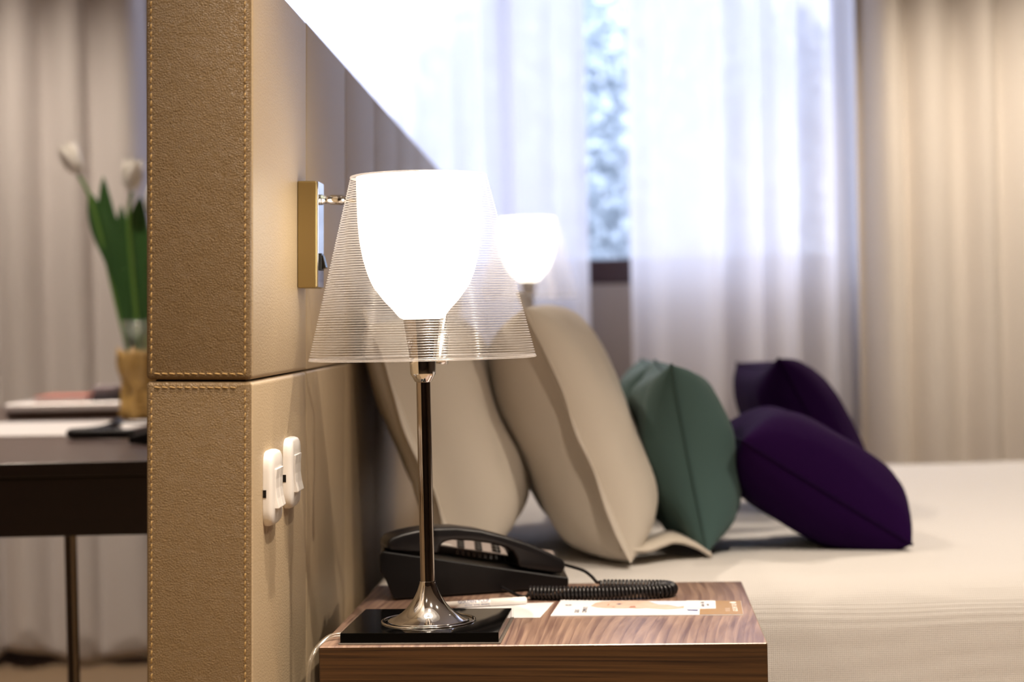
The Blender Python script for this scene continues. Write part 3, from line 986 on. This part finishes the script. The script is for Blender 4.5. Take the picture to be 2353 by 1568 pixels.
# the loose lower corner of its flange runs out over the coverlet
tail = smooth_path([at(1425, 1268, 2.53), at(1490, 1270, 2.54), at(1550, 1250, 2.57), at(1600, 1262, 2.59), at(1636, 1284, 2.60)], 8)
mi_ = fp.matrix_world.inverted()
vs, fs = [], []
for k, p in enumerate(tail):
    for yy, dz in ((0, 0), (0.10, .004), (0.10, .008), (0, .006)):
        q = Vector((p.x, p.y + yy, max(p.z, BZ + .004) + dz))
        vs.append(mi_ @ q)
for k in range(len(tail) - 1):
    for s in range(4):
        fs.append((k * 4 + s, k * 4 + (s + 1) % 4, k * 4 + 4 + (s + 1) % 4, k * 4 + 4 + s))
fs.append((0, 1, 2, 3)); e4 = (len(tail) - 1) * 4; fs.append((e4 + 3, e4 + 2, e4 + 1, e4))
mesh_obj('flange_corner', vs, fs, M['linen'], fp, True)

tb = at(1626, 1274, 2.62); tb.z = BZ + .008
pillow('cushion', tb, at(1543, 838, 2.62), 0.30, 0.064, 0.074, M['teal'], 'near teal cushion with piped end seam, upright on the bed', 'cushion', 'teal cushions', pinch=0.10, pipe_mat=M['teal_dark'], seed=21, wr=.017, power=.55)
t2b = at(1575, 1215, 3.10); t2b.z = BZ + .008
pillow('cushion', t2b, at(1505, 832, 3.10), 0.32, 0.074, 0.070, M['teal'], 'teal cushion mostly hidden behind the near teal one', 'cushion', 'teal cushions', pinch=0.08, pipe_mat=M['teal_dark'], seed=25, wr=.010, power=.55)
vb = at(2096, 1268, 2.64); vb.z = BZ + .012
pillow('cushion', vb, at(1706, 1014, 2.64), 0.32, 0.078, 0.088, M['purple'], 'near dark purple cushion slumped against the teal cushion', 'cushion', 'purple cushions', pinch=0.07, pipe_mat=M['purple_dark'], seed=31, wr=.008, power=.5)
v2b = at(1990, 1180, 3.08); v2b.z = BZ + .012
pillow('cushion', v2b, at(1790, 824, 3.08), 0.36, 0.066, 0.080, M['purple'], 'far purple cushion rising behind the near purple one', 'cushion', 'purple cushions', pinch=0.10, pipe_mat=M['purple_dark'], seed=37, wr=.008, power=.55, yaw=R(-6))

# ------------------------------------------------------------------ curtains
def curtain(name, x0, x1, y, z0, period, amp, mat, label, cat, seed, th=0.002, hem=None, flare=0.15, group=None, n_per=14, jitter=.35):
    L = x1 - x0
    n = int(L / period * n_per)
    zs = [z0, z0 + .03, z0 + .10, z0 + .25, z0 + .5, z0 + .9, z0 + 1.4, 2.0, 2.4, H - .002]
    vs, fs = [], []
    rnd = random.Random(seed)
    ph_, a = [], 0.0
    for i in range(n + 1):
        x = L * i / n
        a += 2 * math.pi / n_per * (1 + jitter * noise.noise(Vector((x * 9 + seed, seed * 1.7, 0))) * 2)
        ph_.append(a)
    for k, z in enumerate(zs):
        f = 1 + flare * (1 - (z - z0) / (H - z0)) * 2
        for i in range(n + 1):
            x = x0 + L * i / n
            am = amp * f * (0.75 + 0.8 * noise.noise(Vector((x * 6, seed + 3.3, z * .35))))
            yy = y + am * math.sin(ph_[i] + 0.5 * noise.noise(Vector((x * 3, z * .8, seed)))) + .4 * am * math.sin(ph_[i] * .5 + 1)
            xx = x + 0.35 * am * math.cos(ph_[i] * 1.0 + .6)
            zz = z
            if hem and k < 4:
                zz = z + hem(x) * (1 - k / 4)
            vs.append((xx, yy, zz))
    m = n + 1
    for k in range(len(zs) - 1):
        for i in range(n):
            fs.append((k * m + i, k * m + i + 1, (k + 1) * m + i + 1, (k + 1) * m + i))
    o = mesh_obj(name, vs, fs, mat, None, True)
    tag(o, label, cat, group)
    if th:
        so = o.modifiers.new('thickness', 'SOLIDIFY')
        so.thickness = th
    return o
gs = 'white sheer curtains'
curtain('sheer_curtain', -1.03, 0.232, 5.00, 0.012, 0.10, 0.020, M['sheer'], 'white sheer curtain panel behind the headboard and lamps', 'sheer curtain', 5, 0, group=gs)
curtain('sheer_curtain', 0.345, 1.06, 5.00, 0.012, 0.105, 0.022, M['sheer'], 'white sheer curtain panel behind the cushions, next to the cream drape', 'sheer curtain', 9, 0, group=gs)
gd = 'heavy floor-length drapes'
curtain('drape', 0.985, 1.95, 4.90, 0.006, 0.125, 0.036, M['drape'], 'cream heavy drape hanging at the right beyond the bed', 'drape', 14, group=gd)
def hem(x):
    return 0.05 * max(0, noise.noise(Vector((x * 4.5, 1.7, 0)))) + (0.045 * math.exp(-((x + 1.40) / .09) ** 2))
curtain('drape', -2.25, -0.99, 4.90, 0.006, 0.15, 0.042, M['drape_grey'], 'greyish cream drape hanging behind the desk and tulips', 'drape', 23, hem=hem, group=gd)

# ------------------------------------------------------------------ desk
DX0, DX1, DY0, DY1, DZ = -1.32, -0.385, 2.575, 4.45, 0.75
dk = empty('desk', ((DX0 + DX1) / 2, (DY0 + DY1) / 2, 0))
tag(dk, 'dark wenge desk with chrome leg behind the headboard', 'desk')
dc = Vector((dk.location.x, dk.location.y, 0))
bm = bmesh.new()
bm_box(bm, Vector((DX0, DY0, DZ - .022)) - dc, Vector((DX1, DY1, DZ)) - dc, 0.0015)
o = from_bm('desktop', bm, None, dk, mats=[M['dark_wood'], M['dark_wood_top']])
for p in o.data.polygons:
    p.material_index = 1 if p.normal.z > 0.7 else 0
box('apron', Vector((DX0 + .002, DY0 + .003, DZ - .110)) - dc, Vector((DX1 - .002, DY1 - .003, DZ - .0222)) - dc, M['dark_wood'], dk, 0.0015)
lg = at(166, 1400, 2.72)
for x, y in ((lg.x, lg.y), (lg.x, 4.28), (-1.28, 2.72), (-1.29, 4.0)):
    lathe('leg', [(0.0001, 0), (0.016, 0), (0.016, 0.004), (0.0095, 0.010), (0.0095, DZ - .1105)], M['dark_chrome'], dk, 24, True, Vector((x, y, 0)) - dc)

# things on the desk
p_ = copy_tree(ph)
D_LOC, D_A = Vector((-0.352, 3.06, DZ)), R(172)
p_.location = D_LOC
p_.rotation_euler = (0, 0, D_A)
for ch in list(p_.children):
    if ch.name.startswith('coiled_cord'):
        bpy.data.objects.remove(ch)
toD = Matrix.LocRotScale(D_LOC, Matrix.Rotation(D_A, 3, 'Z').to_quaternion(), None).inverted()
zd = DZ + rc + rw + 0.002
cl = coil_path([(-0.600, 3.050, zd), (-0.680, 3.070, zd), (-0.745, 3.085, zd), (-0.785, 3.100, zd), (-0.793, 3.130, zd), (-0.772, 3.165, zd), (-0.762, 3.26, zd), (-0.790, 3.48, zd)])
ld0 = smooth_path([D_LOC + Matrix.Rotation(D_A, 3, 'Z') @ Vector((0.2255, 0.026, 0.030)), Vector((-0.590, 3.045, DZ + .018)), cl[2]], 8)
ld1 = smooth_path([cl[-3], (-0.76, 3.52, DZ + .006), (-0.64, 3.46, DZ + .005), (-0.46, 3.20, DZ + .005), tuple(D_LOC + Matrix.Rotation(D_A, 3, 'Z') @ Vector((0.03, -0.002, 0.010)))], 8)
tube('coiled_cord', [toD @ p for p in ld0[:-1] + cl[2:-2] + ld1[1:]], rw, M['black_soft'], p_, 7)
p_['label'] = 'black corded telephone on the desk, half hidden by the headboard'
sheet('paper_sheet', ((-1.16, 3.28), (-0.76, 3.22), (-0.74, 3.70), (-1.14, 3.76)), DZ + .0003, M['paper'], 'white paper sheet spread on the dark desk before the laptop', 'paper', 0.0010)
lt = empty('laptop', (-1.005, 3.985, DZ + .0015), (0, 0, R(1)))
tag(lt, 'closed silver laptop on the desk near the tulip vase', 'laptop')
box('base', (-0.125, -0.11, 0.0), (0.128, 0.11, 0.013), M['laptop_shade'], lt, 0.003)  # dark block standing in for the shadow beneath the silver slab
box('lid', (-0.130, -0.115, 0.0135), (0.132, 0.115, 0.034), M['silver'], lt, 0.006, 3)
box('hinge', (-0.09, 0.108, 0.008), (0.09, 0.117, 0.016), M['charcoal'], lt, 0.002)
bk = empty('booklet', (-1.005, 3.97, DZ + .0357), (0, 0, R(-2)))
tag(bk, 'thin coral red booklet lying on the laptop', 'booklet')
box('cover', (-0.068, -0.07, 0), (0.050, 0.07, 0.0015), M['coral'], bk, 0.0003)
box('page_block', (-0.066, -0.068, 0.0015), (0.049, 0.068, 0.012), M['paper'], bk, 0.0003)
box('cover', (-0.068, -0.07, 0.012), (0.050, 0.07, 0.014), M['coral'], bk, 0.0003)
cs = empty('spectacle_case', (-0.905, 3.95, DZ + .0357), (0, 0, R(5)))
tag(cs, 'dark case with mauve lid on the laptop by the vase', 'case')
box('case_bottom', (-0.046, -0.04, 0), (0.046, 0.04, 0.016), M['charcoal'], cs, 0.004, 3)
box('case_lid', (-0.046, -0.04, 0.0165), (0.046, 0.04, 0.034), M['case_lid'], cs, 0.007, 3)

# vase and tulips
VX, VY = -0.806, 3.78
va = empty('vase', (VX, VY, DZ))
tag(va, 'glass vase wrapped in golden kraft paper on the desk', 'vase')
lathe('glass', [(0.0005, 0.004), (0.034, 0.004), (0.036, 0.008), (0.038, 0.17), (0.041, 0.215), (0.0385, 0.215), (0.0355, 0.17), (0.033, 0.010), (0.0005, 0.008)], M['glass'], va, 32)
vs, fs = [], []
ns, nz = 40, 10
for k in range(nz + 1):
    for i in range(ns):
        a = 2 * math.pi * i / ns
        z = 0.15 * k / nz
        r_ = 0.050 + 0.010 * noise.noise(Vector((math.cos(a) * 2, math.sin(a) * 2, z * 22))) + 0.005 * math.sin(a * 7 + z * 30) - .008 * math.sin(math.pi * k / nz)
        if k == nz:
            z += 0.014 * noise.noise(Vector((math.cos(a) * 3, math.sin(a) * 3, 4)))
        vs.append((r_ * math.cos(a), r_ * math.sin(a), z))
for k in range(nz):
    for i in range(ns):
        i2 = (i + 1) % ns
        fs.append((k * ns + i, k * ns + i2, (k + 1) * ns + i2, (k + 1) * ns + i))
wrp = mesh_obj('paper_wrap', vs, fs, M['kraft'], va, True)
wrp.modifiers.new('thickness', 'SOLIDIFY').thickness = 0.0012

def blade(name, pts, wid, mat, parent, face=Vector((0, -1, 0)), th=0.0014, cup=0.25):
    """leaf or petal: a tapering, cupped strip along pts"""
    P = smooth_path(pts, 6)
    n = len(P)
    vs, fs = [], []
    for i, p in enumerate(P):
        t_ = i / (n - 1)
        d = (P[min(i + 1, n - 1)] - P[max(i - 1, 0)]).normalized()
        s = d.cross(face).normalized()
        nn = s.cross(d).normalized()
        w_ = wid * (math.sin(math.pi * min(1, t_ * 0.93 + .07)) ** 0.75)
        for q in (-1, -.5, 0, .5, 1):
            vs.append(p + s * (w_ * q) + nn * (cup * w_ * (q * q)))
    for i in range(n - 1):
        for k in range(4):
            a = i * 5 + k
            fs.append((a, a + 1, a + 6, a + 5))
    o = mesh_obj(name, vs, fs, mat, parent, True)
    o.modifiers.new('thickness', 'SOLIDIFY').thickness = th
    return o
def tulip(head, mid, leaves, label, seed):
    base = Vector((VX + .006 * (seed - 1), VY + .008 * (1 - seed), DZ + 0.012 + .003 * seed))
    t = empty('tulip', base)
    tag(t, label, 'tulip', 'white tulips in the vase')
    hp = Vector(head) - base
    mp = Vector(mid) - base
    tube('stem', smooth_path([Vector((0, 0, 0)), mp * .5, mp, hp], 8), 0.0042, M['stem'], t, 10)
    ax = (hp - mp).normalized()
    sx = ax.cross(Vector((0, 1, 0))).normalized()
    sy = ax.cross(sx)
    for k in range(6):
        a = k * math.pi / 3 + seed
        out = sx * math.cos(a) + sy * math.sin(a)
        rr = 0.9 if k % 2 else 1.05
        blade('petal', [hp + out * .003, hp + out * .015 * rr + ax * .014, hp + out * .021 * rr + ax * .042, hp + out * .021 * rr + ax * .072], 0.017, M['petal'], t, out, 0.001, -0.35)
    for pts, wd in leaves:
        blade('leaf', [Vector(p) - base for p in pts], wd, M['leaf'], t, Vector((0.1, -1, 0)), 0.0016, 0.25)
    return t
V = lambda x, y, Y=VY: at(x, y, Y)
tulip(V(180, 400), V(215, 480), [([V(300, 790), V(285, 640), V(232, 520), V(205, 440)], .026), ([V(305, 800), V(290, 640), V(248, 500), V(236, 405)], .020)], 'white tulip with tall stem leaning out to the left', 1)
tulip(V(302, 440, 3.76), V(296, 520, 3.77), [([V(318, 800), V(300, 660), V(285, 560), V(278, 470)], .020), ([V(320, 800), V(322, 650), V(316, 540), V(322, 450)], .030)], 'white tulip in the middle against the headboard edge', 2)
tulip(V(352, 500, 3.80), V(338, 600, 3.8), [([V(330, 800), V(318, 690), V(300, 615), V(268, 602)], .022), ([V(335, 800), V(340, 700), V(350, 600), V(372, 520)], .026)], 'white tulip mostly hidden behind the headboard edge', 3)

# ------------------------------------------------------------------ outside the window
struct(box('ground_outside', (-14, 5.45, -0.30), (16, 30, -0.12), M['paving']), 'pale ground outside the window', 'ground')
def tree(x, y, zc_t, rx, rz, label, seed):
    t = empty('tree', (x, y, -0.12))
    tag(t, label, 'tree', 'trees outside the window')
    rnd = random.Random(seed)
    tube('trunk', [(0, 0, 0), (0.05, 0, zc_t * .5), (0, 0.05, zc_t)], [0.12, 0.10, 0.06], M['bark'], t, 10)
    vs, fs = [], []
    for k in range(26000 if seed == 2 else 9000):
        while True:
            p = Vector((rnd.uniform(-1, 1), rnd.uniform(-1, 1), rnd.uniform(-1, 1)))
            if 0.3 < p.length < 1:
                break
        c = Vector((p.x * rx, p.y * rx, zc_t + p.z * rz))
        a = Vector((rnd.gauss(0, 1), rnd.gauss(0, 1), rnd.gauss(0, 1))).normalized()
        b = a.cross(Vector((rnd.gauss(0, 1), rnd.gauss(0, 1), rnd.gauss(0, 1)))).normalized()
        l, w = rnd.uniform(.03, .06), rnd.uniform(.015, .03)
        i = len(vs)
        vs += [c - a * l, c + b * w, c + a * l, c - b * w]
        fs.append((i, i + 1, i + 2, i + 3))
    o = mesh_obj('crown', vs, fs, M['foliage'], t)
    o['kind'] = 'stuff'
tree(0.75, 11.0, 2.1, 1.5, 1.3, 'pale leafy tree seen in the gap between the sheer curtains', 2)
tree(-3.2, 12.5, 2.2, 1.6, 1.6, 'pale leafy tree outside, veiled by the sheer curtain behind the headboard', 3)
tree(4.3, 13.0, 2.3, 1.7, 1.7, 'pale leafy tree outside, veiled by the sheer curtain behind the cushions', 4)
